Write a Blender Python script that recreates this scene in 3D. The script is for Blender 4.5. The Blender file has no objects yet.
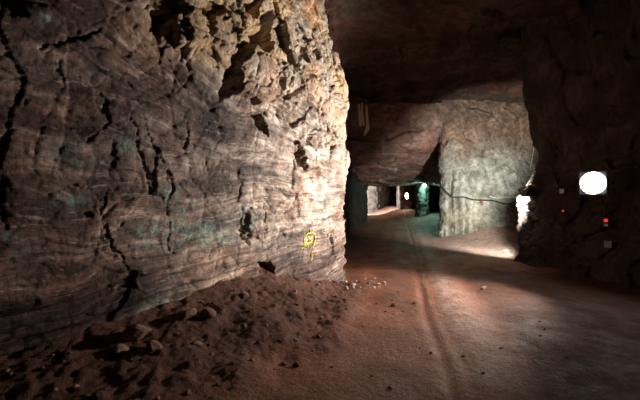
import bpy, bmesh, math, random
import numpy as np
from mathutils import Vector, Matrix, Euler
random.seed(7)
C = bpy.context.scene.collection
F, HX, HY, EYE = 355.0, 320.0, 195.0, 1.7      # focal in px, horizon point, eye height

# ------------------------------------------------------------------ noise
def _h(ix, iy, iz, s):
    h = (ix.astype(np.uint32) * np.uint32(374761393) + iy.astype(np.uint32) * np.uint32(668265263)
         + iz.astype(np.uint32) * np.uint32(2147483647) + np.uint32((s * 974634777) & 0xffffffff))
    h = (h ^ (h >> np.uint32(13))) * np.uint32(1274126177)
    h = (h ^ (h >> np.uint32(16))) * np.uint32(2246822519)
    return h ^ (h >> np.uint32(15))
def rnd(ix, iy, iz, s):
    return (_h(ix, iy, iz, s) & np.uint32(0xffffff)).astype(np.float64) / 0xffffff
def perlin(p, s=0):
    i = np.floor(p).astype(np.int64); f = p - i
    w = f * f * f * (f * (f * 6 - 15) + 10)
    out = 0
    for dx in (0, 1):
        for dy in (0, 1):
            for dz in (0, 1):
                a, b, c = i[:, 0] + dx, i[:, 1] + dy, i[:, 2] + dz
                hh = _h(a, b, c, s)
                gx = (hh & np.uint32(1023)).astype(float) / 511.5 - 1
                gy = ((hh >> np.uint32(10)) & np.uint32(1023)).astype(float) / 511.5 - 1
                gz = ((hh >> np.uint32(20)) & np.uint32(1023)).astype(float) / 511.5 - 1
                g = gx * (f[:, 0] - dx) + gy * (f[:, 1] - dy) + gz * (f[:, 2] - dz)
                out = out + g * (w[:, 0] if dx else 1 - w[:, 0]) * (w[:, 1] if dy else 1 - w[:, 1]) * (w[:, 2] if dz else 1 - w[:, 2])
    return out
def fbm(p, octv=4, s=0, gain=.5):
    a, o, n = 1.0, 0, 0
    for k in range(octv):
        o = o + a * perlin(p * 2.03 ** k + 17.3 * k, s + k); a *= gain
    return o
def ridge(p, octv=3, s=0):
    a, o = 1.0, 0
    for k in range(octv):
        o = o + a * (1 - 2.2 * np.abs(perlin(p * 2.1 ** k + 9.1 * k, s + k))); a *= .5
    return o / 1.75
def worley(p, s=0):
    """F1, F2, a random number per cell and a random tilt per cell"""
    i = np.floor(p).astype(np.int64)
    n = len(p); f1 = np.full(n, 9.); f2 = np.full(n, 9.); cid = np.zeros(n); til = np.zeros(n)
    for dx in (-1, 0, 1):
        for dy in (-1, 0, 1):
            for dz in (-1, 0, 1):
                a, b, c = i[:, 0] + dx, i[:, 1] + dy, i[:, 2] + dz
                q = np.stack([a + rnd(a, b, c, s), b + rnd(a, b, c, s + 1), c + rnd(a, b, c, s + 2)], 1)
                v = p - q
                d = np.sqrt((v ** 2).sum(1))
                r = rnd(a, b, c, s + 3)
                t = v[:, 0] * (rnd(a, b, c, s + 4) - .5) + v[:, 1] * (rnd(a, b, c, s + 5) - .5) + v[:, 2] * (rnd(a, b, c, s + 6) - .5)
                m = d < f1
                f2 = np.where(m, f1, np.minimum(f2, d)); cid = np.where(m, r, cid); til = np.where(m, t, til)
                f1 = np.where(m, d, f1)
    return f1, f2, cid, til
def blocks(p, s=0, tilt=1.2, groove=.5, gw=.09):
    """broken-rock facets: stepped, tilted blocks with open joints"""
    f1, f2, cid, til = worley(p, s)
    return (cid - .5) + tilt * til - groove * np.exp(-((f2 - f1) / gw) ** 2)
def sst(a, b, x):
    t = np.clip((x - a) / (b - a), 0, 1); return t * t * (3 - 2 * t)

# ------------------------------------------------------------------ mesh helpers
def obj(name, me, mat=None, parent=None):
    o = bpy.data.objects.new(name, me); C.objects.link(o)
    if mat and not me.materials: me.materials.append(mat)
    if parent: o.parent = parent
    return o
def grid_mesh(name, V, nr, nc, attrs=None, flip=False, smooth=True):
    """V: (nr*nc,3) rows by columns"""
    me = bpy.data.meshes.new(name)
    r, c = np.meshgrid(np.arange(nr - 1), np.arange(nc - 1), indexing='ij')
    a = (r * nc + c).ravel()
    q = np.stack([a, a + 1, a + nc + 1, a + nc], 1)
    if flip: q = q[:, ::-1]
    nf = len(q)
    me.vertices.add(len(V)); me.vertices.foreach_set('co', np.ascontiguousarray(V, np.float32).ravel())
    me.loops.add(nf * 4); me.loops.foreach_set('vertex_index', np.ascontiguousarray(q, np.int32).ravel())
    me.polygons.add(nf)
    me.polygons.foreach_set('loop_start', np.arange(0, nf * 4, 4, dtype=np.int32))
    me.polygons.foreach_set('use_smooth', np.full(nf, smooth))
    me.update(calc_edges=True); me.validate()
    for k, v in (attrs or {}).items():
        at = me.attributes.new(k, 'FLOAT', 'POINT'); at.data.foreach_set('value', np.ascontiguousarray(v, np.float32))
    return me
def bm_mesh(name, bm, smooth=False):
    bmesh.ops.recalc_face_normals(bm, faces=bm.faces)
    me = bpy.data.meshes.new(name); bm.to_mesh(me); bm.free()
    if smooth: me.polygons.foreach_set('use_smooth', [True] * len(me.polygons))
    return me
def add_box(bm, c, s, bev=.004, rot=None, taper=1.0):
    r = bmesh.ops.create_cube(bm, size=1); vs = r['verts']
    for v in vs:
        k = taper if v.co.y > 0 else 1
        v.co = Vector((v.co.x * s[0] * k, v.co.y * s[1], v.co.z * s[2] * k))
    if bev:
        es = list({e for v in vs for e in v.link_edges})
        g = bmesh.ops.bevel(bm, geom=es, offset=bev, segments=2, affect='EDGES', profile=.6)
        vs = list({v for f in g['faces'] for v in f.verts} | {v for v in vs if v.is_valid})
    for v in vs:
        if rot: v.co = rot @ v.co
        v.co += Vector(c)
def add_cyl(bm, a, b, r, n=16, r2=None):
    a, b = Vector(a), Vector(b); d = b - a
    m = Matrix.Translation((a + b) / 2) @ d.to_track_quat('Z', 'Y').to_matrix().to_4x4()
    bmesh.ops.create_cone(bm, cap_ends=True, segments=n, radius1=r, radius2=r if r2 is None else r2, depth=d.length, matrix=m)
def add_tube(bm, pts, r, n=8):
    pts = [Vector(p) for p in pts]; rings = []
    for i, p in enumerate(pts):
        t = (pts[min(i + 1, len(pts) - 1)] - pts[max(i - 1, 0)]).normalized()
        u = t.cross(Vector((0, 0, 1)));
        if u.length < .05: u = t.cross(Vector((1, 0, 0)))
        u.normalize(); w = u.cross(t)
        rr = r[i] if isinstance(r, (list, tuple)) else r
        rings.append([bm.verts.new(p + (u * math.cos(k * 2 * math.pi / n) + w * math.sin(k * 2 * math.pi / n)) * rr) for k in range(n)])
    for A, B in zip(rings, rings[1:]):
        for k in range(n): bm.faces.new((A[k], A[(k + 1) % n], B[(k + 1) % n], B[k]))
    bm.faces.new(rings[0][::-1]); bm.faces.new(rings[-1])
def smooth_pts(pts, n=8):
    P = [Vector(p) for p in pts]; out = []
    for i in range(len(P) - 1):
        p0, p1, p2, p3 = P[max(i - 1, 0)], P[i], P[i + 1], P[min(i + 2, len(P) - 1)]
        for k in range(n):
            t = k / n
            out.append(.5 * ((2 * p1) + (p2 - p0) * t + (2 * p0 - 5 * p1 + 4 * p2 - p3) * t * t + (3 * p1 - p0 - 3 * p2 + p3) * t ** 3))
    out.append(P[-1]); return out
def thing(name, label, cat, loc, rot=None, group=None):
    o = bpy.data.objects.new(name, None); C.objects.link(o); o.empty_display_size = .1
    o.location = loc
    if rot is not None: o.rotation_euler = rot
    o['label'] = label; o['category'] = cat
    if group: o['group'] = group
    return o
def tag(o, label, cat, group=None, kind=None):
    o['label'] = label; o['category'] = cat
    if group: o['group'] = group
    if kind: o['kind'] = kind
    return o
def struct(o, label, cat):
    o['kind'] = 'structure'; o['label'] = label; o['category'] = cat; return o
def at(px, py, Y):
    """world point that stands Y metres deep at a place measured in the photograph"""
    return Vector(((px - HX) / F * Y, Y, EYE - (py - HY) / F * Y))

# ------------------------------------------------------------------ materials
class NT:
    def __init__(self, name):
        self.m = bpy.data.materials.new(name); self.m.use_nodes = True
        self.t = self.m.node_tree; self.n = self.t.nodes
        self.b = self.n['Principled BSDF']
    def node(self, typ, **kw):
        x = self.n.new(typ)
        for k, v in kw.items():
            if k[0] == '_': setattr(x, k[1:], v)
        return x
    def link(self, a, b): self.t.links.new(a, b)
    def attr(self, name): return self.node('ShaderNodeAttribute', _attribute_name=name).outputs['Fac']
    def math(self, op, a, b=None, c=None, clamp=False):
        x = self.node('ShaderNodeMath', _operation=op, _use_clamp=clamp)
        for i, v in enumerate((a, b, c)):
            if v is None: continue
            if isinstance(v, (int, float)): x.inputs[i].default_value = v
            else: self.link(v, x.inputs[i])
        return x.outputs[0]
    def noise(self, vec, scale, detail=4, rough=.55, dist=0):
        x = self.node('ShaderNodeTexNoise')
        x.inputs['Scale'].default_value = scale; x.inputs['Detail'].default_value = detail
        x.inputs['Roughness'].default_value = rough; x.inputs['Distortion'].default_value = dist
        if vec is not None: self.link(vec, x.inputs['Vector'])
        return x.outputs['Fac']
    def comb(self, a, b, c):
        x = self.node('ShaderNodeCombineXYZ')
        for i, v in enumerate((a, b, c)):
            if isinstance(v, (int, float)): x.inputs[i].default_value = v
            else: self.link(v, x.inputs[i])
        return x.outputs[0]
    def pos(self): return self.node('ShaderNodeNewGeometry').outputs['Position']
    def ramp(self, fac, stops, interp='LINEAR'):
        x = self.node('ShaderNodeValToRGB'); r = x.color_ramp; r.interpolation = interp
        while len(r.elements) < len(stops): r.elements.new(.5)
        for e, (p, c) in zip(r.elements, stops):
            e.position = p; e.color = (*c, 1) if not isinstance(c, (int, float)) else (c, c, c, 1)
        self.link(fac, x.inputs[0]); return x.outputs[0]
    def mix(self, f, a, b, mode='MIX'):
        x = self.node('ShaderNodeMix', _data_type='RGBA', _blend_type=mode)
        for i, v in ((0, f), (6, a), (7, b)):
            if isinstance(v, (int, float)): x.inputs[i].default_value = v
            elif isinstance(v, tuple): x.inputs[i].default_value = (*v, 1)
            else: self.link(v, x.inputs[i])
        return x.outputs[2]
    def bump(self, h, strength, dist, prev=None):
        x = self.node('ShaderNodeBump'); x.inputs['Strength'].default_value = strength; x.inputs['Distance'].default_value = dist
        self.link(h, x.inputs['Height'])
        if prev: self.link(prev, x.inputs['Normal'])
        self.link(x.outputs[0], self.b.inputs['Normal']); return x.outputs[0]
    def out(self, col, rough=.9, spec=.3):
        if isinstance(col, tuple): self.b.inputs['Base Color'].default_value = (*col, 1)
        else: self.link(col, self.b.inputs['Base Color'])
        if isinstance(rough, (int, float)): self.b.inputs['Roughness'].default_value = rough
        else: self.link(rough, self.b.inputs['Roughness'])
        self.b.inputs['Specular IOR Level'].default_value = spec
        return self.m

def mat_left():
    k = NT('banded_rock')
    s, d, br, pale, green = (k.attr(a) for a in ('strata', 'along', 'breccia', 'pale', 'green'))
    P = k.pos()
    wob = k.noise(P, 1.5, 3, .5)
    s2 = k.math('ADD', s, k.math('MULTIPLY', wob, .09))
    n_b = k.noise(k.comb(k.math('MULTIPLY', d, .55), k.math('MULTIPLY', s2, 3.2), 0.), 1.0, 3, .5)
    n_t = k.noise(k.comb(k.math('MULTIPLY', d, 1.6), k.math('MULTIPLY', s2, 17.), 3.), 1.0, 6, .68)
    n_l = k.noise(k.comb(k.math('MULTIPLY', d, 3.2), k.math('MULTIPLY', s2, 36.), 7.), 1.0, 5, .7)
    base = k.ramp(n_b, [(.30, (.026, .0145, .014)), (.45, (.060, .035, .030)), (.56, (.13, .080, .064)), (.68, (.28, .21, .17))])
    thin = k.ramp(n_t, [(.38, (.36, .32, .33)), (.48, (.85, .82, .82)), (.56, (1.3, 1.25, 1.22)), (.66, (2.5, 2.4, 2.3))])
    col = k.mix(1.0, base, thin, 'MULTIPLY')
    line = k.ramp(n_l, [(.575, 0.), (.64, 1.)])
    line = k.math('MULTIPLY', line, k.math('MULTIPLY', k.ramp(n_b, [(.35, .22), (.6, .85)]), 1.0))
    col = k.mix(line, col, (.42, .345, .30))
    # broken tan rock high on the wall
    n1 = k.math('ADD', k.math('MULTIPLY', k.noise(P, 5.0, 7, .72, .8), .62), k.math('MULTIPLY', k.noise(P, 17., 5, .7, 1.2), .38)); n2 = k.noise(P, 1.6, 3, .5)
    tan = k.ramp(n1, [(.30, (.045, .024, .016)), (.43, (.25, .145, .072)), (.53, (.50, .345, .18)), (.66, (.74, .60, .41))])
    tan2 = k.ramp(n1, [(.3, (.07, .042, .033)), (.46, (.27, .20, .15)), (.64, (.64, .55, .44))])
    tan = k.mix(k.ramp(n2, [(.42, 0.), (.58, 1.)]), tan, tan2)
    col = k.mix(br, col, tan)
    # pale leached rock round the pillar corner
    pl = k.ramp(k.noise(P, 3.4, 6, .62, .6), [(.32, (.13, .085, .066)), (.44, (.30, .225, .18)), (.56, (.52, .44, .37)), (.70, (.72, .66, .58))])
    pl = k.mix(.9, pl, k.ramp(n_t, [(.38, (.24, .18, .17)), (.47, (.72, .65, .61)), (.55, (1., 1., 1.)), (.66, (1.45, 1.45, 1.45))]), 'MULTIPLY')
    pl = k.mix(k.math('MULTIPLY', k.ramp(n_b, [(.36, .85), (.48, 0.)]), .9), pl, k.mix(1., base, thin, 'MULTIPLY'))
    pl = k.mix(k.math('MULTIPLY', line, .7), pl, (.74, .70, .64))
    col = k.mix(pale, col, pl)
    # rusty blotches, copper-green stains
    rust = k.math('MULTIPLY', k.ramp(k.noise(P, 1.3, 5, .6), [(.5, 0.), (.66, 1.)]), .45)
    col = k.mix(rust, col, k.mix(1., col, (1.3, .86, .68), 'MULTIPLY'))
    gm = k.math('MULTIPLY', green, k.ramp(k.noise(P, 9., 5, .7), [(.44, 0.), (.56, 1.)]))
    gcol = k.ramp(k.noise(P, 14., 3, .6), [(.4, (.09, .20, .16)), (.62, (.27, .42, .36))])
    col = k.mix(k.math('MULTIPLY', gm, .7), col, gcol)
    fine = k.ramp(k.noise(P, 42., 4, .7), [(.3, (.72, .70, .70)), (.7, (1.2, 1.2, 1.2))])
    col = k.mix(1., col, fine, 'MULTIPLY')
    h = k.math('ADD', k.math('MULTIPLY', k.noise(P, 30., 6, .7), 1.), k.math('MULTIPLY', n_l, .7))
    h = k.math('ADD', h, k.math('MULTIPLY', k.noise(P, 11., 6, .7, 1.), k.math('ADD', .3, k.math('MULTIPLY', br, 1.6))))
    k.bump(h, .6, .03)
    return k.out(col, .75, .35)

def mat_rock(name, dark, mid, light, scale=1.6, rough=.88, tint=None, bump=.6, high=None, fs=26., fc=1.):
    k = NT(name); P = k.pos()
    n = k.noise(P, scale, 7, .62, .5)
    col = k.ramp(n, [(.30, dark), (.50, mid), (.68, light)])
    if tint: col = k.mix(k.ramp(k.noise(P, .55, 4, .6), [(.45, 0.), (.62, .9)]), col, k.mix(1., col, tint, 'MULTIPLY'))
    if high:
        zz = k.node('ShaderNodeSeparateXYZ'); k.link(P, zz.inputs[0])
        hz = k.math('ADD', zz.outputs[2], k.math('MULTIPLY', k.noise(P, .8, 4, .6), 2.4))
        col = k.mix(k.ramp(k.math('MULTIPLY', hz, .1), [(.40, 0.), (.52, 1.)]), col, k.mix(1., col, high, 'MULTIPLY'))
    fine = k.ramp(k.noise(P, fs, 5, .7), [(.3, (.68, .67, .66)), (.7, (1.22, 1.22, 1.22))]) if fc == 1. else k.ramp(k.noise(P, fs, 5, .75), [(.34, (.52, .49, .47)), (.48, (.92, .92, .92)), (.66, (1.38, 1.38, 1.38))])
    col = k.mix(1., col, fine, 'MULTIPLY')
    k.bump(k.noise(P, min(14., fs * 1.3), 8, .7), bump, .04 if fc == 1. else .10)
    return k.out(col, rough, .25)

def mat_floor():
    k = NT('haul_road_dirt'); P = k.pos()
    tr, bank, painted_shade = k.attr('track'), k.attr('bank'), k.attr('painted_shade')
    n = k.noise(P, 1.1, 6, .6)
    col = k.ramp(n, [(.32, (.135, .048, .027)), (.5, (.225, .084, .047)), (.68, (.31, .132, .080))])
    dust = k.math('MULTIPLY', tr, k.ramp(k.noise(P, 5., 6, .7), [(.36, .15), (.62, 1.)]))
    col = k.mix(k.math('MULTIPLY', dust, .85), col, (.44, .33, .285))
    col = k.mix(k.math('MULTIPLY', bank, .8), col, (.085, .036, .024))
    col = k.mix(k.math('MULTIPLY', painted_shade, .75), col, (.075, .034, .024))  # shade outside the beam, painted as darker dirt on the right
    fine = k.ramp(k.noise(P, 34., 5, .75), [(.32, (.55, .53, .52)), (.55, (1., 1., 1.)), (.72, (1.5, 1.45, 1.4))])
    col = k.mix(1., col, fine, 'MULTIPLY')
    k.bump(k.math('ADD', k.noise(P, 48., 5, .7), k.math('MULTIPLY', k.noise(P, 13., 5, .65), 1.5)), .75, .022)
    return k.out(col, k.ramp(k.noise(P, 2.5, 4, .6), [(.4, .55), (.6, .8)]), .35)

def mat_plain(name, col, rough=.5, metal=0., var=.25, scale=25.):
    k = NT(name); P = k.node('ShaderNodeTexCoord').outputs['Object']
    n = k.noise(P, scale, 4, .6)
    lo = tuple(c * (1 - var) for c in col); hi = tuple(min(1, c * (1 + var)) for c in col)
    k.out(k.ramp(n, [(.35, lo), (.65, hi)]), rough, .5)
    k.b.inputs['Metallic'].default_value = metal
    return k.m
def mat_emit(name, col, strength):
    k = NT(name); k.out((.8, .8, .8), .3)
    k.b.inputs['Emission Color'].default_value = (*col, 1); k.b.inputs['Emission Strength'].default_value = strength
    return k.m

M_left = mat_left()
M_roof = mat_rock('roof_rock', (.024, .013, .010), (.050, .029, .021), (.098, .062, .047), 1.5, tint=(1.15, .78, .66), fs=5., fc=2., bump=.8)
M_brow = mat_rock('brow_rock', (.10, .060, .050), (.21, .132, .110), (.34, .24, .20), 1.3, tint=(1.15, .80, .72), fs=5., fc=2., bump=.8)
M_pillar = mat_rock('grey_pillar_rock', (.13, .118, .10), (.29, .275, .24), (.50, .48, .43), 1.7, tint=(1.0, .93, .80), high=(.62, .42, .36), fs=6., fc=2., bump=.8)
M_right = mat_rock('dark_rock', (.024, .016, .013), (.046, .032, .027), (.085, .064, .055), 2.0)
M_far = mat_rock('far_rock', (.08, .075, .07), (.17, .16, .145), (.30, .285, .265), 1.2)
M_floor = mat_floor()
M_stone = mat_rock('red_stone', (.12, .062, .045), (.21, .120, .088), (.33, .22, .17), 6.)
M_pale = mat_rock('pale_stone', (.30, .25, .21), (.46, .40, .35), (.64, .58, .52), 6.)
M_black = mat_plain('black_enamel', (.02, .02, .022), .45)
M_steel = mat_plain('galvanised_steel', (.45, .45, .43), .4, .8)
M_rubber = mat_plain('cable_rubber', (.025, .022, .02), .6)
M_conduit = mat_plain('pale_conduit', (.62, .66, .62), .45)
M_strip = mat_plain('torn_strip', (.86, .68, .50), .7)
M_box = mat_plain('grey_plastic', (.40, .40, .42), .5)
M_whitepl = mat_plain('white_plastic', (.75, .75, .74), .4)
M_redtag = mat_plain('red_tape', (.34, .05, .035), .6)
M_paint = mat_plain('yellow_spray_paint', (.62, .58, .05), .6, 0., .3, 60.)

# ------------------------------------------------------------------ floor height
WC = np.array([.48, 6.86]); WE = np.array([-2.62, 2.9]); WD = (WE - WC) / np.linalg.norm(WE - WC)   # left wall line, from its corner towards the camera
WN = np.array([-WD[1], WD[0]]);  WN = WN if WN[0] > 0 else -WN                                     # out of the rock, into the road
def floor_h(x, y, fine=True):
    p = np.stack([x, y, np.zeros_like(x)], 1)
    rx, ry = x - WC[0], y - WC[1]
    d = rx * WD[0] + ry * WD[1]; off = rx * WN[0] + ry * WN[1]
    top = np.interp(d, [-1.2, -.3, .3, 1.2, 2.0, 3.2, 4.2, 5.2, 7, 9], [0, 0, .08, .33, .52, .46, .42, .30, .22, .2])
    wid = np.interp(d, [-.5, .5, 2, 4, 6], [.5, .9, 1.5, 1.7, 1.6])
    n0 = fbm(p * 1.3, 3, 5)
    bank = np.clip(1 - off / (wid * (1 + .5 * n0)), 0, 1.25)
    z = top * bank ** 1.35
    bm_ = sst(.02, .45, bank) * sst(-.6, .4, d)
    # muck against the far pillar and the right-hand wall
    z = z + .55 * sst(12.0, 14.6, y) * sst(4.6, 7.0, x)
    z = z + .25 * sst(4.5, 6.0, x - .0 + (y - 8.6) * .42) * sst(9.4, 8.2, y)
    # wheel tracks of the haul road
    x0 = x - .225 * y + .12 * perlin(p * .35, 3)
    road = sst(-1.9, -1.2, x0) * sst(3.0, 2.0, x0)
    for c, w, a in ((.42, .075, -.05), (.62, .09, -.025), (.86, .20, .022), (-1.15, .22, -.03), (-.75, .2, .025), (1.35, .2, -.03), (-.2, .25, .02), (1.9, .3, .025)):
        z = z + a * np.exp(-((x0 - c) / w) ** 2) * (.6 + .8 * perlin(p * np.array([.8, .5, 1]), 21 + int(c * 10)))
    z = z + .05 * fbm(p * .7, 3, 11)
    if fine:
        rough = .35 + 1.0 * bm_ + .35 * (1 - road)
        z = z + .022 * fbm(p * 6, 3, 13) * rough
        b = blocks(p * np.array([8.5, 8.5, 1.]) + .35 * fbm(p * 3, 2, 14)[:, None], 31, 1.0, .4, .14)
        z = z + bm_ * (.032 * np.clip(b, -.35, 1) )
        f1, f2, cid, til = worley(p * np.array([17., 17., 1.]), 45)
        z = z + np.where(cid > .62, 1, 0) * np.clip(.42 - f1, 0, 1) * .06 * (.25 + bm_)
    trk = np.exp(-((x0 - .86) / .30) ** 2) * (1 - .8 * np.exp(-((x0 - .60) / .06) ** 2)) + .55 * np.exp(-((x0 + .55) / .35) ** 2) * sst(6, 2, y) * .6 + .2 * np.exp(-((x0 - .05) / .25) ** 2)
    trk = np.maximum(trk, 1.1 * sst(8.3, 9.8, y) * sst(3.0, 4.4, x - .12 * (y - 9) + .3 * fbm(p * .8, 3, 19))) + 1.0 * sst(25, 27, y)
    return z, trk, bm_
def floor_z(x, y): return float(floor_h(np.array([float(x)]), np.array([float(y)]))[0][0])

def build_floor():
    xs = np.concatenate([np.arange(-9, -3.2, .15), np.arange(-3.2, 4.6, .022), np.arange(4.6, 8, .05), np.arange(8, 18, .25)])
    ys = [-3.]
    while ys[-1] < 44:
        y = ys[-1]; ys.append(y + (.2 if y < 1.5 else max(.02, .0052 * y)))
    ys = np.array(ys); Y, X = np.meshgrid(ys, xs, indexing='ij')
    x, y = X.ravel(), Y.ravel()
    z, trk, bk = floor_h(x, y)
    me = grid_mesh('floor', np.stack([x, y, z], 1), len(ys), len(xs), {'track': trk, 'bank': bk, 'painted_shade': sst(1.05, 1.6, x - .225 * y + .25 * perlin(np.stack([x, y, 0 * x], 1) * .9, 23)) * sst(8.6, 7.4, y)})  # last mask: where shade is painted into the right-hand dirt
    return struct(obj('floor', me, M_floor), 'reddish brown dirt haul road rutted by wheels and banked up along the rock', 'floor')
floor = build_floor()

# ------------------------------------------------------------------ swept walls
def path_pts(pts, step, smooth=True):
    P = [tuple(v) for v in (smooth_pts([(a, b, 0) for a, b in pts], 14) if smooth else [Vector((a, b, 0)) for a, b in pts])]
    P = np.array(P)[:, :2]
    seg = np.r_[0, np.cumsum(np.linalg.norm(np.diff(P, axis=0), axis=1))]
    L = seg[-1]
    u = np.arange(0, L, step) if isinstance(step, float) else step(L)
    Q = np.stack([np.interp(u, seg, P[:, 0]), np.interp(u, seg, P[:, 1])], 1)
    T = np.gradient(Q, axis=0); T /= np.linalg.norm(T, axis=1)[:, None]
    return Q, T, u

def project_wall(px, py):
    """photo point -> (distance from corner along the left wall, height)"""
    k = (px - HX) / F
    t = (WC[0] - k * WC[1]) / (-(WD[0]) + k * WD[1])
    Y = WC[1] + WD[1] * t
    return t, EYE - (py - HY) / F * Y
def poly_sd(pts, d, z):
    """signed distance (inside negative) of points (d, z) to a polygon on the wall"""
    Q = np.array([project_wall(*p) for p in pts]); n = len(Q)
    dist = np.full(d.shape, 1e9); ins = np.zeros(d.shape, bool)
    for i in range(n):
        a, b = Q[i], Q[(i + 1) % n]; e = b - a
        t = np.clip(((d - a[0]) * e[0] + (z - a[1]) * e[1]) / (e @ e), 0, 1)
        dist = np.minimum(dist, np.hypot(d - a[0] - t * e[0], z - a[1] - t * e[1]))
        c = (a[1] > z) != (b[1] > z)
        with np.errstate(all='ignore'):
            xi = a[0] + (z - a[1]) / (b[1] - a[1]) * e[0]
        ins ^= c & (d < xi)
    return np.where(ins, -dist, dist)
def line_d(pts, d, z):
    Q = np.array([project_wall(*p) for p in pts]); dist = np.full(d.shape, 1e9); par = np.zeros(d.shape)
    for i in range(len(Q) - 1):
        a, b = Q[i], Q[i + 1]; e = b - a
        t = np.clip(((d - a[0]) * e[0] + (z - a[1]) * e[1]) / (e @ e), 0, 1)
        dd = np.hypot(d - a[0] - t * e[0], z - a[1] - t * e[1])
        par = np.where(dd < dist, (i + t) / (len(Q) - 1), par); dist = np.minimum(dist, dd)
    return dist, par

CRACKS = [   # joints that stand open in the wall: photo polyline, half width (m), depth (m)
    ([(100, 94), (104, 106), (107, 122), (99, 132), (87, 141)], .022, .12),
    ([(108, 194), (104, 206), (106, 232), (112, 246), (122, 258), (128, 272)], .022, .13),
    ([(133, 120), (139, 148), (146, 176), (151, 190)], .022, .12),
    ([(142, 112), (150, 138), (158, 152), (166, 168), (174, 190), (171, 214), (171, 238), (176, 254)], .02, .12),
    ([(186, 122), (187, 136), (184, 150)], .02, .09), ([(205, 150), (206, 166), (211, 178)], .014, .08),
    ([(245, 206), (243, 224), (246, 238), (254, 248)], .035, .14), ([(268, 204), (267, 222), (270, 238)], .02, .08),
    ([(66, 58), (63, 70), (66, 84), (62, 92)], .02, .08), ([(40, 45), (60, 42), (85, 34), (105, 30)], .05, .12),
    ([(158, 44), (170, 62), (178, 80), (190, 96)], .015, .07), ([(212, 102), (222, 98), (232, 92)], .03, .07),
    ([(280, 70), (282, 92), (288, 108)], .03, .14), ([(290, 40), (300, 60), (296, 78)], .02, .08),
    ([(318, 30), (322, 48), (330, 58)], .02, .08), ([(308, 52), (313, 68), (308, 74)], .025, .09),
    ([(60, 178), (78, 182), (92, 196), (104, 208)], .012, .06), ([(300, 175), (302, 200), (300, 222)], .01, .05),
    ([(88, 235), (92, 250), (100, 262)], .014, .05), ([(128, 270), (142, 276), (160, 279)], .014, .06),
    ([(322, 190), (324, 215), (321, 232)], .01, .05), ([(228, 170), (232, 190), (229, 206)], .01, .04),
]
HOLES = [    # pockets where blocks fell out: photo polygon, depth
    ([(247, 112), (263, 114), (268, 136), (258, 130)], .30), ([(297, 144), (292, 155), (296, 168), (301, 168), (297, 158)], .16),
    ([(261, 262), (273, 262), (274, 274), (263, 274)], .22), ([(241, 289), (250, 290), (249, 299), (240, 298)], .16),
    ([(156, 9), (180, 9), (170, 24), (161, 43), (157, 30)], .30), ([(216, 100), (221, 76), (231, 58), (233, 66), (228, 80), (230, 96)], .24),
    ([(244, 34), (262, 28), (266, 10), (280, 4), (279, 26), (271, 52), (256, 46)], .32), ([(248, -6), (268, -6), (262, 12), (250, 14)], .3),
    ([(276, 70), (283, 78), (284, 100), (278, 98)], .25), ([(197, 6), (205, 8), (203, 20), (196, 16)], .12),
    ([(300, 44), (306, 46), (308, 62), (303, 60)], .16), ([(314, 48), (320, 46), (322, 58), (316, 60)], .14),
]
BUMPS = [    # blocks that stand proud
    ([(230, 68), (247, 45), (264, 54), (279, 76), (282, 100), (256, 104), (232, 94)], .20), ([(170, 12), (200, 6), (208, 40), (176, 48)], .14),
    ([(297, 142), (315, 148), (316, 166), (301, 172)], .12), ([(88, 208), (108, 206), (106, 224), (86, 226)], .045),
    ([(112, 142), (136, 142), (136, 172), (110, 172)], .045), ([(284, 60), (300, 66), (300, 88), (286, 90)], .12),
    ([(20, 4), (52, 6), (48, 24), (22, 22)], .12), ([(160, 150), (172, 172), (170, 205), (152, 196)], .07),
    ([(248, 210), (264, 208), (265, 240), (250, 240)], .07), ([(208, 14), (244, 10), (246, 40), (228, 54), (210, 44)], .13),
]
GREEN = [((173, 193), .16), ((250, 222), .22), ((245, 212), .14), ((70, 155), .20), ((180, 235), .25), ((215, 235), .30), ((205, 232), .2),
         ((235, 238), .18), ((124, 148), .16), ((150, 235), .22), ((170, 307), .24), ((156, 311), .2), ((16, 245), .12), ((70, 200), .16), ((44, 16), .12), ((190, 210), .15), ((325, 205), .2), ((338, 200), .15)]

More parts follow.
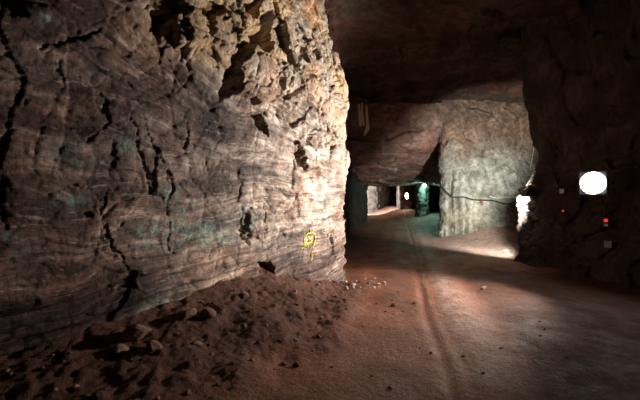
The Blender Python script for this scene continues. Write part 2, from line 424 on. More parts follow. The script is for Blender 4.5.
def build_left():
    s0 = np.r_[np.arange(0, 4.6, .06), np.arange(4.6, 12.2, .0135), np.arange(12.2, 17.5, .05)]
    pts = [(-6.7, -2.3), tuple(WC + WD * 8.4), tuple(WC + WD * 6.4), tuple(WC + WD * 4.4), tuple(WC + WD * 2.4), tuple(WC + WD * .9), tuple(WC + WD * .22),
           (.47, 7.08), (.36, 7.5), (.2, 8.2), (.2, 9.2), (.45, 11)]
    Q, T, u = path_pts(pts, lambda L: s0[s0 < L])
    N = np.stack([T[:, 1], -T[:, 0]], 1)                       # out of the rock
    d_col = (Q - WC) @ WD
    zs = np.r_[np.arange(-.25, 5.2, .0125), np.arange(5.2, 7.0, .05)]
    nr, nc = len(zs), len(u)
    Z = np.repeat(zs, nc); X = np.tile(Q[:, 0], nr); Y = np.tile(Q[:, 1], nr)
    NX, NY = np.tile(N[:, 0], nr), np.tile(N[:, 1], nr); D = np.tile(d_col, nr)
    p = np.stack([X, Y, Z], 1)
    # bedding coordinate: beds dip towards the corner high up, rise a little low down
    kz = np.interp(Z, [.3, .9, 1.7, 2.3, 3.0, 4.0], [-.12, -.10, -.02, .06, .17, .31])
    S = Z - kz * np.minimum(D, 3.7 + .1 * D) + .10 * fbm(np.stack([D * .8, Z * .8, 0 * Z], 1), 3, 61)
    brec = sst(-.18, .22, Z - (2.55 + .38 * np.maximum(D - 1.2, -1.5)) + .45 * fbm(p * 1.1, 3, 71)) * sst(4.3, 3.4, D + .5 * fbm(p * 1.5, 2, 74))
    brec = np.clip(brec, 0, 1)
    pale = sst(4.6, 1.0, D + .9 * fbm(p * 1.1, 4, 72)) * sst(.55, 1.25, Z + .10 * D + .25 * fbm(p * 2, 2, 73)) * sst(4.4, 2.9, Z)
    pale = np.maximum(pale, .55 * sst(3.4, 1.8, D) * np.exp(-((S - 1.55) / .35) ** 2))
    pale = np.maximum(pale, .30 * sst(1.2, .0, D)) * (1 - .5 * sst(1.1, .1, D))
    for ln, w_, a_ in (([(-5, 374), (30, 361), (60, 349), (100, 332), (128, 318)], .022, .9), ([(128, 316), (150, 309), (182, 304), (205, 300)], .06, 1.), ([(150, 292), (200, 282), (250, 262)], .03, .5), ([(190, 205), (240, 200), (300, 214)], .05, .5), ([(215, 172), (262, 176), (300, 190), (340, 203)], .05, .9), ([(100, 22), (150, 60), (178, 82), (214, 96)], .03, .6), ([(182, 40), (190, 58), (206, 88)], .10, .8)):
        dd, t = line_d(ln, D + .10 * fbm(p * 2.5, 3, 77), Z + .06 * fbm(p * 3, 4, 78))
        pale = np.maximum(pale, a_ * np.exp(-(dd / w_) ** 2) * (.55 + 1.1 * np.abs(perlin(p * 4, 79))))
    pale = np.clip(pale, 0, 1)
    # displacement
    disp = .13 * fbm(p * .55, 3, 1)
    q1 = p + .22 * np.stack([fbm(p * 1.3, 2, 90), fbm(p * 1.3, 2, 91), fbm(p * 1.3, 2, 92)], 1)
    big = blocks(np.stack([q1[:, 0] * 1.1, q1[:, 1] * 1.1, (S + .3 * (q1[:, 2] - Z)) * 1.5], 1), 3, 1.1, .28, .05)
    med = blocks(q1 * np.array([2.8, 2.8, 3.4]), 7, 1.2, .35, .07)
    sml = blocks(q1 * np.array([7., 7., 8.5]), 17, 1.2, .3, .1)
    disp += .12 * big * (.30 + .6 * brec) + (.018 + .038 * brec) * med + (.010 + .020 * brec) * sml
    disp += brec * .035 * ridge(p * 2.4, 3, 8)
    # bedding ledges
    sx = np.stack([D * .35, S * 6.5, 0 * S], 1); sy = np.stack([D * .7, S * 19, 0 * S + 5], 1)
    led = np.tanh(3.6 * perlin(sx, 41)) * .034 + np.tanh(4. * perlin(sy, 42)) * .015 + .006 * perlin(np.stack([D, S * 42, 0 * S], 1), 43)
    disp += led * (1 - .75 * brec) * (.7 + .6 * sst(1.5, .6, Z))
    disp += .016 * fbm(p * 7., 4, 51) + .006 * ridge(p * 22, 2, 53)
    # foot of the wall is undercut on the left, the top rolls back under the roof
    disp += -.10 * sst(.9, .2, Z) * sst(1.5, 3.5, D)
    disp += -.42 * sst(3.6, 5.6, Z) * sst(3.0, .4, D)
    wd = D + .07 * fbm(p * 4.5, 5, 81, .7); wz = Z + .06 * fbm(p * 4.5, 5, 82, .7)
    for pl, h in BUMPS:
        sd = poly_sd(pl, wd, wz); disp += .6 * h * sst(.02, -.05, sd + .05 * fbm(p * 3, 2, 85))
    for ln, w, dep in CRACKS:
        dd, t = line_d(ln, wd, wz)
        ww = .50 * w * (.6 + .9 * np.abs(fbm(p * 6, 3, 87))) * (.45 + .8 * np.sin(np.pi * np.clip(t, .06, .94)))
        disp -= .7 * dep * np.exp(-(dd / ww) ** 2) * (.7 + .5 * perlin(p * 5, 83))
    for pl, dep in HOLES:
        sd = poly_sd(pl, wd, wz); disp -= dep * sst(.012, -.05, sd)
    gr = np.zeros_like(D)
    for (a, b), r in GREEN:
        gd, gz = project_wall(a, b)
        gr = np.maximum(gr, np.exp(-(((D - gd) * .75) ** 2 + (Z - gz) ** 2) / (.62 * r) ** 2))
    gr = np.maximum(gr, .22 * np.exp(-((S - 1.25) / .14) ** 2) * sst(.6, 1.2, D) * sst(4.2, 2.6, D))
    ex = np.tile(np.interp(u, [0, 3], [0, 1]), nr)
    V = np.stack([X + NX * disp, Y + NY * disp, Z], 1)
    V[:, 2] += .02 * fbm(p * 3, 3, 55)
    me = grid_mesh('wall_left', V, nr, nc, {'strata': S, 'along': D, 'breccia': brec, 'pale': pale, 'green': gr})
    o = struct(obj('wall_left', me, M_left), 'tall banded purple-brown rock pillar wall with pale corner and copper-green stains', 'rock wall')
    return o, V
wall_left, V_left = build_left()

def surf(V, px, py, r=2.5):
    """front-most point of a built surface near a place measured in the photograph"""
    with np.errstate(all='ignore'):
        X = HX + V[:, 0] / V[:, 1] * F; Y = HY - (V[:, 2] - EYE) / V[:, 1] * F
        m = (np.hypot(X - px, Y - py) < r) & (V[:, 1] > .5)
    if not m.any(): return surf(V, px, py, r * 1.8)
    c = V[m]; return Vector(c[np.argmin(c[:, 1])])

def build_wall(name, pts, zs, step, mat, label, seed, big=.22, med=.08, sml=.025, flip=False, extra=None, lean=None, fq=1.):
    Q, T, u = path_pts(pts, step)
    N = np.stack([T[:, 1], -T[:, 0]], 1) * (-1 if flip else 1)
    nr, nc = len(zs), len(u)
    Z = np.repeat(zs, nc); X = np.tile(Q[:, 0], nr); Y = np.tile(Q[:, 1], nr); U = np.tile(u, nr)
    NX, NY = np.tile(N[:, 0], nr), np.tile(N[:, 1], nr)
    p = np.stack([X, Y, Z], 1)
    q = p + .25 * np.stack([fbm(p * 1.1, 2, seed), fbm(p * 1.1, 2, seed + 1), fbm(p * 1.1, 2, seed + 2)], 1)
    disp = .25 * big * 2 * fbm(p * .5, 3, seed + 3) + big * .6 * blocks(q * .9 * fq, seed + 4, 1.1, .25, .05) + med * blocks(q * 2.6 * fq, seed + 9, 1.2, .35, .07) + sml * blocks(q * 7. * fq, seed + 14, 1.2, .3, .1)
    disp += .012 * fbm(p * 8, 3, seed + 21)
    if lean is not None: disp += lean(U, Z, p)
    V = np.stack([X + NX * disp, Y + NY * disp, Z], 1)
    if extra is not None: V = extra(V, U, Z, p)
    me = grid_mesh(name, V, nr, nc, flip=flip)
    return struct(obj(name, me, mat), label, 'rock wall'), V

# right-hand wall: dark pillar that ends in a ragged edge at the crosscut
EDGE_Z = [-.3, 0, .5, 1.1, 1.5, 1.75, 1.9, 2.2, 2.55, 2.9, 3.3, 4.2, 6]
EDGE_X = [.13, .10, .04, .06, .04, .05, .12, .32, .50, .36, .26, .12, .1]
def right_extra(V, U, Z, p):
    w = np.exp(-((p[:, 0] - 4.95) ** 2 + (p[:, 1] - 8.55) ** 2) / .9 ** 2)
    V[:, 0] += w * np.interp(Z, EDGE_Z, EDGE_X)
    b = np.exp(-((p[:, 0] - 5.12) ** 2 + (p[:, 1] - 9.06) ** 2) / .20 ** 2) * sst(1.70, 1.48, Z + .25 * fbm(p * 2.5, 2, 231))
    V[:, 0] -= .20 * b
    V[:, 0] -= .07 * np.exp(-((p[:, 0] - 4.95) ** 2 + (p[:, 1] - 8.5) ** 2) / .4 ** 2) * blocks(p * np.array([4, 4, 5.]), 233, 1.2, .5, .12) * sst(1.9, 1.6, Z)
    return V
wall_right, V_right = build_wall('wall_right', [(7.4, -3), (6.9, 0), (6.5, 3.4), (5.75, 6.3), (5.25, 7.55), (4.98, 8.25), (4.90, 8.62), (5.05, 8.95), (5.7, 9.3), (7.5, 9.8), (11, 10.6), (15, 11.4)],
    np.r_[np.arange(-.2, 3.6, .022), np.arange(3.6, 6.8, .06)], lambda L: np.r_[np.arange(0, 7, .08), np.arange(7, 13.2, .022), np.arange(13.2, L, .1)],
    M_right, 'dark rock pillar wall carrying the bright floodlight, ragged lit edge', 200, .16, .07, .022, flip=True, extra=right_extra)

# far pillar facing the camera
def pil_lean(U, Z, p):
    c = -.22 * np.exp(-((U - 2.9) / .10) ** 2) * sst(4.2, 2.8, Z) - .35 * sst(4.6, 6.2, Z)
    for gx, gw_, gd, zt in ((5.42, .10, .30, 2.3), (5.12, .08, .34, 2.9), (5.78, .06, .24, 1.9), (5.25, .05, .2, 1.5), (6.0, .04, .14, 1.4), (6.45, .035, .10, 2.4)):
        gxx = gx + .10 * fbm(np.stack([p[:, 2] * 1.5, 0 * p[:, 0] + gx * 7, 0 * p[:, 0]], 1), 3, 331)
        c = c - gd * np.exp(-((p[:, 0] - gxx) / gw_) ** 2) * sst(zt, zt - .8, Z)
    return c + .05 * ridge(p * np.array([1.6, 1.6, .5]), 3, 9) * sst(6.4, 5.2, p[:, 0])
wall_back, V_back = build_wall('wall_back', [(7.5, 21.5), (6.9, 19), (5.9, 16.6), (5.05, 14.9), (4.86, 14.2), (5.3, 13.85), (6.6, 13.9), (8.4, 14.0), (11, 14.2), (16, 14.5)],
    np.r_[np.arange(-.2, 6.8, .035)], lambda L: np.r_[np.arange(0, 5, .08), np.arange(5, 12.4, .03), np.arange(12.4, L, .1)],
    M_pillar, 'grey lit rock pillar face beyond the road, cable slung across it', 300, .14, .045, .016, flip=False, lean=pil_lean)

# roof of the main drift, then the lower brow over the tunnel mouth
def build_roof():
    xs = np.arange(-7, 15, .06); ys = np.arange(-3, 16.5, .06)
    Y, X = np.meshgrid(ys, xs, indexing='ij'); x, y = X.ravel(), Y.ravel()
    p = np.stack([x, y, 0 * x], 1)
    q = p + .3 * np.stack([fbm(p * .9, 2, 401), fbm(p * .9, 2, 402), 0 * x], 1)
    z = 5.75 + .25 * fbm(p * .35, 3, 400) + .22 * blocks(q * np.array([.55, .8, 1]), 404, 1.2, .2, .05) + .07 * blocks(q * 1.7, 411, 1.2, .3, .06) + .02 * blocks(q * 5, 418, 1.2, .3, .1)
    z = z - .45 * sst(8.0, 11.5, y) * sst(6.5, 3.5, x) - .25 * sst(4.4, 6.5, x)
    me = grid_mesh('ceiling', np.stack([x, y, z], 1), len(ys), len(xs), flip=True)
    return struct(obj('ceiling', me, M_roof), 'rough dark brown rock roof over the road', 'rock roof')
ceiling = build_roof()
def build_brow():
    prof = [(13.3, 6.3), (13.4, 5.3), (13.6, 4.6), (13.95, 4.05), (14.5, 3.65), (15.6, 3.2), (17.2, 2.78), (19.5, 2.42), (22.5, 2.35), (25, 2.55), (29, 2.75), (34, 2.9), (44, 2.9)]
    P = np.array([tuple(v) for v in smooth_pts([(a, b, 0) for a, b in prof], 40)])[:, :2]
    seg = np.r_[0, np.cumsum(np.linalg.norm(np.diff(P, axis=0), axis=1))]
    u = np.r_[np.arange(0, 12, .045), np.arange(12, seg[-1], .2)]
    py, pz = np.interp(u, seg, P[:, 0]), np.interp(u, seg, P[:, 1])
    xs = np.r_[np.arange(-6, 1., .2), np.arange(1., 13.01, .055)]
    nr, nc = len(u), len(xs)
    y = np.repeat(py, nc)
    x = -6 + (np.tile(xs, nr) + 6) / 19 * (6 + np.interp(y, [12, 13.8, 14.6, 16.6, 19, 21.5, 26, 34], [6.6, 6.4, 6.2, 6.7, 7.7, 8.6, 14, 16])); z = np.repeat(pz, nc)
    p = np.stack([x, y, z], 1)
    q = p + .25 * np.stack([fbm(p * 1., 2, 501), fbm(p * 1., 2, 502), fbm(p * 1., 2, 503)], 1)
    near = sst(17, 14.5, y)
    d = .22 * fbm(p * .5, 3, 500) + .16 * blocks(q * np.array([.6, .8, 1.0]), 504, 1.2, .25, .05) + .06 * blocks(q * np.array([1.4, 1.6, 2.6]), 511, 1.2, .35, .06) + .018 * blocks(q * 5.5, 518, 1.2, .3, .1)
    y2 = y - d * near + .95 * sst(4.0, 6.2, x) * near + .12; z2 = z - d * (.35 + .65 * (1 - near))
    # a slab parting: an open joint that runs across the brow
    jz = 3.98 + .33 * sst(2.6, 3.6, x) - .05 * sst(1.2, 2.4, x)
    y2 = y2 + .25 * np.exp(-((z - jz) / .06) ** 2) * sst(4.2, 3.8, x)
    # the roof drops behind the pillar towards the crosscut
    me = grid_mesh('ceiling_tunnel', np.stack([x, y2, z2], 1), nr, nc, flip=False)
    return struct(obj('ceiling_tunnel', me, M_brow), 'low reddish rock brow hanging over the dark tunnel mouth', 'rock roof'), np.stack([x, y2, z2], 1)
brow, V_brow = build_brow()

# tunnel walls
wall_tl, V_tl = build_wall('wall_tunnel', [(.3, 9.5), (.75, 12.5), (1.15, 15), (1.9, 18.5), (2.7, 21.8), (3.15, 23.6), (2.9, 24.3), (1.5, 25), (-3, 26)],
    np.arange(-.2, 4.4, .05), 0.05, M_right, 'dark rock side of the tunnel left of the far lamps', 600, .16, .07, .02, flip=False)
wall_far, V_far = build_wall('wall_far', [(-3, 33.5), (2, 34), (4.5, 34), (5.9, 34.6), (7.0, 37), (9, 40), (16, 41)],
    np.arange(-.2, 3.8, .08), .08, M_far, 'rock wall at the far end of the tunnel, pale patch at one side', 640, .2, .1, .03, flip=False)
# rock pillars by the far lamps
wall_fp, V_fp = build_wall('wall_mid', [(8, 37), (7.2, 33), (6.75, 30.2), (6.62, 28.9), (6.8, 28.5), (7.2, 28.4), (7.8, 28.8), (9.5, 29.5), (12, 30)],
    np.arange(-.2, 3.8, .07), .06, M_far, 'narrow rock pillar end with a warm lamp on it', 680, .12, .08, .03, flip=False)
wall_gr, V_gr = build_wall('wall_tunnel_far', [(7.4, 27), (6.9, 25), (6.3, 23.3), (6.0, 22.2), (6.06, 21.6), (6.35, 21.35), (6.65, 21.7), (7.0, 22.8), (7.9, 25), (9.5, 28)],
    np.arange(-.2, 3.8, .05), .045, M_far, 'broken rock corner lit blue-green at the side of the tunnel', 720, .2, .14, .05, flip=False)

# ------------------------------------------------------------------ floodlights
def emit_light(kind, name, loc, target, power, col, size=1.2, blend=.5, radius=.12):
    l = bpy.data.lights.new(name, kind); l.energy = power; l.color = col; l.shadow_soft_size = radius
    if kind == 'SPOT': l.spot_size = size; l.spot_blend = blend
    o = bpy.data.objects.new(name, l); C.objects.link(o); o.location = loc
    if target is not None: o.rotation_euler = (Vector(target) - Vector(loc)).to_track_quat('-Z', 'Y').to_euler()
    return o
def floodlight(name, label, loc, aim, lensmat, w=.40, h=.32, wall=None, group=None):
    """faces local -Y; loc is the lens centre"""
    rot = (-(Vector(aim) - Vector(loc))).to_track_quat('Y', 'Z').to_euler()
    t = thing(name, label, 'floodlight', loc, rot, group)
    bm = bmesh.new(); add_box(bm, (0, .10, 0), (w, .16, h), .012, taper=.72)
    for k in range(7): add_box(bm, ((k - 3) * w * .085, .20, 0), (.008, .06, h * .62), 0)
    obj('housing', bm_mesh('housing', bm), M_black, t)
    bm = bmesh.new(); r = .028
    for sx in (-1, 1): add_box(bm, (sx * (w / 2 - r / 2), .008, 0), (r, .04, h), .004)
    for sz in (-1, 1): add_box(bm, (0, .008, sz * (h / 2 - r / 2)), (w, .04, r), .004)
    obj('bezel', bm_mesh('bezel', bm), M_black, t)
    bm = bmesh.new(); g = bmesh.ops.create_uvsphere(bm, u_segments=28, v_segments=14, radius=1)
    for v in bm.verts: v.co = Vector((v.co.x * (w / 2 - r), v.co.y * .022 + .004, v.co.z * (h / 2 - r)))
    obj('lens', bm_mesh('lens', bm, True), lensmat, t)
    bm = bmesh.new()
    for sx in (-1, 1): add_box(bm, (sx * (w / 2 + .012), .15, 0), (.006, .20, .035), .001)
    add_box(bm, (0, .25, 0), (w + .03, .006, .035), .001); add_cyl(bm, (0, .25, 0), (0, .33, 0), .014)
    obj('bracket', bm_mesh('bracket', bm), M_steel, t)
    for sx in (-1, 1):
        bm = bmesh.new(); add_cyl(bm, (sx * (w / 2 + .012), .10, 0), (sx * (w / 2 + .04), .10, 0), .022, 10)
        obj('knob', bm_mesh('knob', bm), M_black, t)
    return t
L_key = Vector((5.02, 6.53, 1.92))
M_lens = mat_emit('lamp_glass_white', (1, .97, .92), 60)
M_lens2 = mat_emit('lamp_glass_cool', (.95, 1, .93), 60)
floodlight('floodlight', 'blazing white floodlight mounted on the dark rock wall', L_key, L_key + Vector((-4.6, -2.9, -.15)), M_lens, .46, .45)
kd = Vector((-1, .09, .15)).normalized()
emit_light('SPOT', 'floodlight_beam', L_key + Vector((-.22, -.15, .0)), L_key + kd * 3, 3850, (1, .94, .86), math.radians(82), 1., .10)
emit_light('SPOT', 'added_floor_fill', L_key + Vector((-.22, -.15, .0)), L_key + Vector((-.22, -.15, 0)) + Vector((-.90, -.12, -.40)), 1400, (1, .88, .77), math.radians(78), 1., .10)  # added second spot at the same lamp, only to brighten the road floor
L_2 = at(523.5, 193, 8.22)
floodlight('floodlight', 'dark tilted floodlight on the ragged lit rock edge below the pillar cable', L_2, L_2 + Vector((-.30, .62, -.45)), M_lens2, .26, .20)
emit_light('SPOT', 'pillar_beam', L_2 + Vector((.0, .10, -.075)), (7.5, 13.9, 1.35), 2500, (.96, 1, .91), math.radians(106), .6, .06)

# far lamps of the tunnel
M_warm = mat_emit('lamp_glass_warm', (1, .72, .45), 40); M_green = mat_emit('lamp_glass_green', (.55, 1, .85), 40)
A = surf(V_fp, 404, 196, 2.5) + Vector((-.05, -.40, 0))
floodlight('floodlight', 'far warm yellow lamp on the narrow rock pillar deep in the tunnel', A, A + Vector((-.3, -1, -.1)), M_warm, .30, .52)
emit_light('SPOT', 'warm_beam', A + Vector((-.03, -.10, 0)), A + Vector((-.8, .1, -.5)), 60, (1, .66, .42), math.radians(170), .5, .08)
B = surf(V_gr, 421, 188, 2.5) + Vector((-.05, -.42, .05))
floodlight('floodlight', 'far blue-green lamp on the broken rock corner of the tunnel', B, B + Vector((-.25, -1, -.35)), M_green, .28, .24)
emit_light('POINT', 'green_beam', B + Vector((-.08, -.14, -.16)), None, 85, (.40, 1, .80), radius=.06)
emit_light('SPOT', 'crosscut_lamp', (2.3, 29.6, 1.9), (4.8, 33.4, 1.7), 3600, (1, .88, .80), math.radians(130), .5, .1)

# ------------------------------------------------------------------ fittings on the rock
def off(p, k): return p + (Vector((0, 0, EYE)) - p).normalized() * k
def signal_lamp(label, loc, r):
    t = thing('signal_lamp', label, 'signal lamp', loc, (0, 0, math.radians(-35)), None)
    bm = bmesh.new(); add_box(bm, (0, .03, -.01), (r * 2.6, .06, r * 3.2), .006); obj('housing', bm_mesh('housing', bm), M_black, t)
    bm = bmesh.new(); bmesh.ops.create_uvsphere(bm, u_segments=16, v_segments=10, radius=r)
    for v in bm.verts: v.co.y = v.co.y * .7
    obj('lens', bm_mesh('lens', bm, True), M_red, t)
    bm = bmesh.new()
    for k in range(16):
        a0, a1 = math.pi * k / 16, math.pi * (k + 1) / 16
        q = [bm.verts.new((math.cos(a) * r * 1.15, y, math.sin(a) * r * 1.15)) for a, y in ((a0, 0), (a1, 0), (a1, -r * 1.5), (a0, -r * 1.5))]
        bm.faces.new(q)
    bmesh.ops.solidify(bm, geom=bm.faces[:], thickness=.004)
    obj('hood', bm_mesh('hood', bm), M_black, t)
    return t
M_red = mat_emit('lamp_glass_red', (1, .02, .02), .9)
r1 = off(surf(V_right, 561, 211), .10); r2 = off(surf(V_right, 606, 218), .10)
signal_lamp('small dim red signal lamp on the dark wall below the pale switch box', r1, .019)
signal_lamp('brighter red signal lamp on the dark wall above a white reflector', r2, .034)
def small_box(name, label, cat, loc, w, h, d, mat, lid):
    t = thing(name, label, cat, loc, (0, 0, math.radians(-35)))
    bm = bmesh.new(); add_box(bm, (0, d / 2, 0), (w, d, h), .006); obj('case', bm_mesh('case', bm), mat, t)
    bm = bmesh.new(); add_box(bm, (0, -.005, 0), (w * .92, .012, h * .92), .004)
    for sx in (-1, 1):
        for sz in (-1, 1): add_cyl(bm, (sx * w * .38, -.010, sz * h * .38), (sx * w * .38, -.015, sz * h * .38), w * .035, 8)
    obj('cover', bm_mesh('cover', bm), lid, t)
    bm = bmesh.new(); add_cyl(bm, (0, d / 2, -h / 2), (0, d / 2, -h / 2 - .05), .014, 10); obj('cable_gland', bm_mesh('cable_gland', bm), M_black, t)
    return t
bx = off(surf(V_right, 560, 190), .10); small_box('switch_box', 'small pale square switch box left of the bright floodlight', 'switch box', bx, .085, .10, .07, M_box, M_whitepl)
jb = off(surf(V_right, 607, 243), .10); small_box('junction_box', 'dull grey junction box low on the dark wall under the reflector', 'junction box', jb, .11, .13, .08, M_box, M_box)
rf = off(surf(V_right, 605, 226.5), .08)
t = thing('reflector', 'round white reflector just under the brighter red signal lamp', 'reflector', rf, (0, 0, math.radians(-35)))
bm = bmesh.new(); add_cyl(bm, (0, .0, 0), (0, .03, 0), .040, 20); obj('rim', bm_mesh('rim', bm), M_black, t)
bm = bmesh.new(); add_cyl(bm, (0, -.008, 0), (0, .0, 0), .033, 20, .033); obj('disc', bm_mesh('disc', bm), M_whitepl, t)

def cable(name, label, cat, pts, r, mat, n=10):
    bm = bmesh.new(); add_tube(bm, smooth_pts(pts, n), r, 8)
    return tag(obj(name, bm_mesh(name, bm, True), mat), label, cat)
def along(V, px, k=.03): return [off(surf(V, a, b), k) for a, b in px]
slung = cable('cable', 'black cable sagging across the grey pillar face', 'cable', along(V_back, [(440, 187), (446, 191), (454, 195), (464, 198), (476, 200), (490, 202), (505, 204), (514, 205)], .07), .026, M_rubber)
cable('conduit', 'straight pale conduit above the sagging cable on the pillar', 'conduit', along(V_back, [(488, 197.5), (498, 198), (508, 198.3), (522, 198.6)], .12), .020, M_conduit)
cable('cable', 'thin pale wire hanging down beside the ragged pillar edge', 'cable', along(V_back, [(531, 122), (532, 135), (532.5, 150), (532, 168)], .10), .012, M_conduit)
cable('cable', 'thin cable from the tilted floodlight to the pale switch box', 'cable', [L_2 + Vector((.16, -.26, .10))] + along(V_right, [(535, 190.5), (545, 190.2), (552, 190.6)], .06) + [bx + Vector((-.055, .02, 0))], .009, M_rubber)
cable('cable', 'thin dark cable running up the rock from the pale switch box', 'cable', [bx + Vector((0, .03, .05))] + along(V_right, [(556, 180), (551, 170), (546, 160), (543, 148)], .05), .010, M_rubber)
cable('cable', 'black cable between the bright floodlight and the brighter red lamp', 'cable', [L_key + Vector((.22, .16, -.1))] + along(V_right, [(601, 203), (604, 210)], .06) + [r2 + Vector((0, .05, .05))], .010, M_rubber)
tg = surf(V_back, 482, 201) + Vector((0, -.11, 0))
bm = bmesh.new(); add_tube(bm, [tg + Vector((-.06, 0, .02)), tg + Vector((.06, 0, .0))], .032, 10); add_tube(bm, [tg + Vector((0, 0, .10)), tg, tg + Vector((.02, 0, -.12))], .014, 6)
ct = obj('cable_tie', bm_mesh('cable_tie', bm), M_redtag, slung); ct['label'] = 'red tape tie'

# torn strips that hang from the brow
hp = at(360, 108, 11.9)
t = thing('hanging_strip', 'pale torn strips hanging from the brow beside the banded pillar', 'hanging strips', hp)
for pts in ([(358.8, 104), (359.5, 112), (360.2, 121), (360.6, 127)], [(361.8, 103), (362, 113), (362.8, 121), (364, 126)], [(366.4, 105), (366.8, 113), (367.4, 121), (367.6, 128), (364.5, 136)]):
    P = smooth_pts([at(a, b, 11.9 - .05 * i) - hp for i, (a, b) in enumerate(pts)], 6); bm = bmesh.new()
    L, R = [], []
    for i, q in enumerate(P):
        wd = .042 * (.55 + 1.3 * i / len(P)) * (1 if i < len(P) - 3 else .55)
        tw = .5 * math.sin(i * .35)
        L.append(bm.verts.new(q + Vector((-wd * math.cos(tw), wd * math.sin(tw), 0)))); R.append(bm.verts.new(q + Vector((wd * math.cos(tw), -wd * math.sin(tw), .015))))
    for i in range(len(P) - 1): bm.faces.new((L[i], R[i], R[i + 1], L[i + 1]))
    bmesh.ops.solidify(bm, geom=bm.faces[:], thickness=.015)
    obj('strip', bm_mesh('strip', bm), M_strip, t)
bm = bmesh.new(); add_tube(bm, [at(357, 102, 11.85) - hp, at(363, 101, 11.8) - hp, at(370, 103, 11.85) - hp], .05, 8)
obj('anchor_bar', bm_mesh('anchor_bar', bm), M_black, t)

# yellow survey mark sprayed on the pillar foot (a film on the rock, so part of the wall)
bm = bmesh.new()
for st in ([(305.5, 233), (304.8, 240), (304.6, 247)], [(306, 236), (309, 234), (313, 233.5), (316, 235)], [(308.5, 237), (311, 240), (308.5, 244), (306, 246)], [(309, 247), (310, 241), (313, 237)],
           [(316.2, 234), (315.6, 241), (314, 247), (312.8, 254), (312.4, 262)], [(304.5, 243), (309, 242), (313.5, 241)], [(304, 247), (302.5, 249)], [(311, 229), (311.5, 233)]):
    pp = []
    for (a, b), (c, d_) in zip(st, st[1:]):
        for k in range(6): pp.append((a + (c - a) * k / 6, b + (d_ - b) * k / 6))
    pp.append(st[-1]); add_tube(bm, [off(surf(V_left, a, b, 1.2), .004) for a, b in pp], [random.uniform(.006, .013) for _ in pp], 6)
sm = obj('spray_mark', bm_mesh('spray_mark', bm, True), M_paint, wall_left); sm['label'] = 'yellow spray-painted survey mark'

# ------------------------------------------------------------------ stones
def stone_mesh(seed, flat=.7):
    bm = bmesh.new(); bmesh.ops.create_icosphere(bm, subdivisions=3, radius=1)
    P = np.array([v.co[:] for v in bm.verts]); rg = np.random.RandomState(seed)
    n = rg.normal(size=(11, 3)); n /= np.linalg.norm(n, axis=1)[:, None]; h = rg.uniform(.55, .95, 11)
    for _ in range(2):                                            # chop flat faces off the ball
        for a, b in zip(n, h):
            e = P @ a - b; P = P - np.where(e > 0, e, 0)[:, None] * a
    P = P * (1 + .10 * fbm(P * 1.7 + seed, 3, seed))[:, None] * rg.uniform(.75, 1.2, 3) * np.array([1.1, 1, flat])
    for v, q in zip(bm.verts, P): v.co = q
    return bm_mesh('stone', bm)
SM = [stone_mesh(k, .6 + .05 * (k % 5)) for k in range(10)]
SP = []
for m in SM: m.materials.append(M_stone); c = m.copy(); c.materials[0] = M_pale; SP.append(c)
PUT = []
def stone(x, y, r, label, group, pale=False, sink=.35, cat='stone', name='stone'):
    if group and any(math.hypot(x - a, y - b) < 1.25 * (r + c) for a, b, c in PUT): return None
    PUT.append((x, y, r))
    o = obj(name, random.choice(SP if pale else SM))
    o.scale = (r, r, r); o.rotation_euler = (random.uniform(-.5, .5), random.uniform(-.5, .5), random.uniform(0, 6.28))
    o.location = (x, y, floor_z(x, y) + r * (.55 - sink))
    return tag(o, label, cat, group)
def on_floor(px, py):
    """where the sight line through a photo point meets the dirt"""
    k = (px - HX) / F; Y = np.arange(1.8, 22, .02); z = floor_h(k * Y, Y, False)[0]
    g = EYE - (py - HY) / F * Y - z
    i = int(np.argmax(g < 0)); return k * Y[i], Y[i]
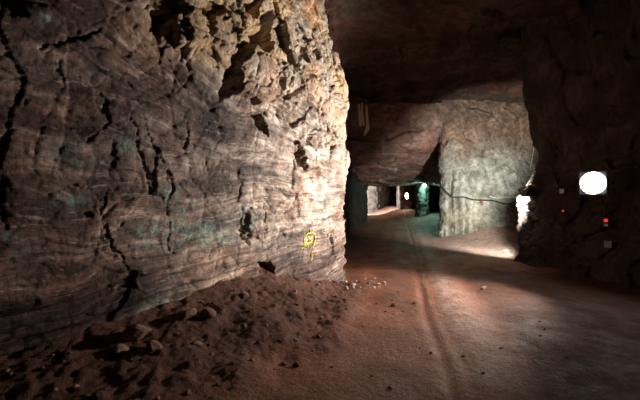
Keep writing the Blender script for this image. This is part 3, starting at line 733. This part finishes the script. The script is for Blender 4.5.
for px, py, r, lab, pl in ((364, 327, .020, 'small white pebble alone on the road in front of the pale spill', True), (322, 318, .022, 'pinkish pebble on the road edge of the dirt bank', True),
        (484, 289, .045, 'pale stone on the road before the dark right-hand rock wall', True), (506, 252, .085, 'pale block in the light under the ragged rock edge', True),
        (243, 329, .05, 'squarish tan stone on the dirt bank below the wall', False), (196, 344, .055, 'dark red stone at the lower edge of the dirt bank', False),
        (136, 338, .15, 'dark boulder at the foot of the banded wall beside the white streak', False), (207, 316, .10, 'rounded boulder lodged under the lowest rock ledge', False),
        (188, 318, .09, 'jagged dark boulder against the white streaked rock', False), (244, 296, .075, 'brown boulder under the pocket low in the wall', False),
        (154, 350, .09, 'dark red boulder in front of the big dark boulder', False), (120, 352, .07, 'low dark stone beside the big dark boulder, nearer the camera', False)):
    x, y = on_floor(px, py); stone(x, y, r, lab, None, pl, .3, 'boulder' if r > .07 else 'stone', 'boulder' if r > .07 else 'stone')
n = 0
while n < 150:                                                    # along the bank
    d = random.uniform(-.2, 5.6); o_ = random.random() ** 1.5 * 1.5 + .1
    x, y = WC + WD * d + WN * o_
    if y < 1.9: continue
    stone(x, y, random.choice([.014, .016, .018, .02, .024, .028, .04]) * random.uniform(.8, 1.2), 'reddish stone lying in the dirt bank along the banded rock wall', 'stones on the dirt bank'); n += 1
for k in range(34):                                               # pale spill at the pillar corner
    px = random.uniform(343, 386); py = 283 + random.uniform(-4, 6) - (px - 345) * .02
    x, y = on_floor(px, py)
    stone(x, y, random.uniform(.02, .055) * (1.3 if px < 365 else .8), 'pale stone in the small spill at the foot of the pillar corner', 'pale stones at the pillar corner', True)
for k in range(26):                                               # loose on the road
    x, y = on_floor(random.uniform(250, 600), random.uniform(272, 395))
    stone(x, y, random.uniform(.010, .022), 'small reddish stone loose on the haul road', 'loose stones on the road')

# ------------------------------------------------------------------ camera, world
cam = bpy.data.cameras.new('camera'); cam.lens = F / 640 * 36; cam.sensor_width = 36; cam.shift_y = -(200 - HY) / 640
co = bpy.data.objects.new('camera', cam); C.objects.link(co); co.location = (0, 0, EYE); co.rotation_euler = (math.pi / 2, 0, 0)
sc = bpy.context.scene; sc.camera = co
w = bpy.data.worlds.new('world'); sc.world = w; w.use_nodes = True
w.node_tree.nodes['Background'].inputs[0].default_value = (0, 0, 0, 1)
sc.view_settings.view_transform = 'Standard'; sc.view_settings.look = 'None'; sc.view_settings.gamma = 1; sc.view_settings.use_curve_mapping = False
sc.view_settings.exposure = 0
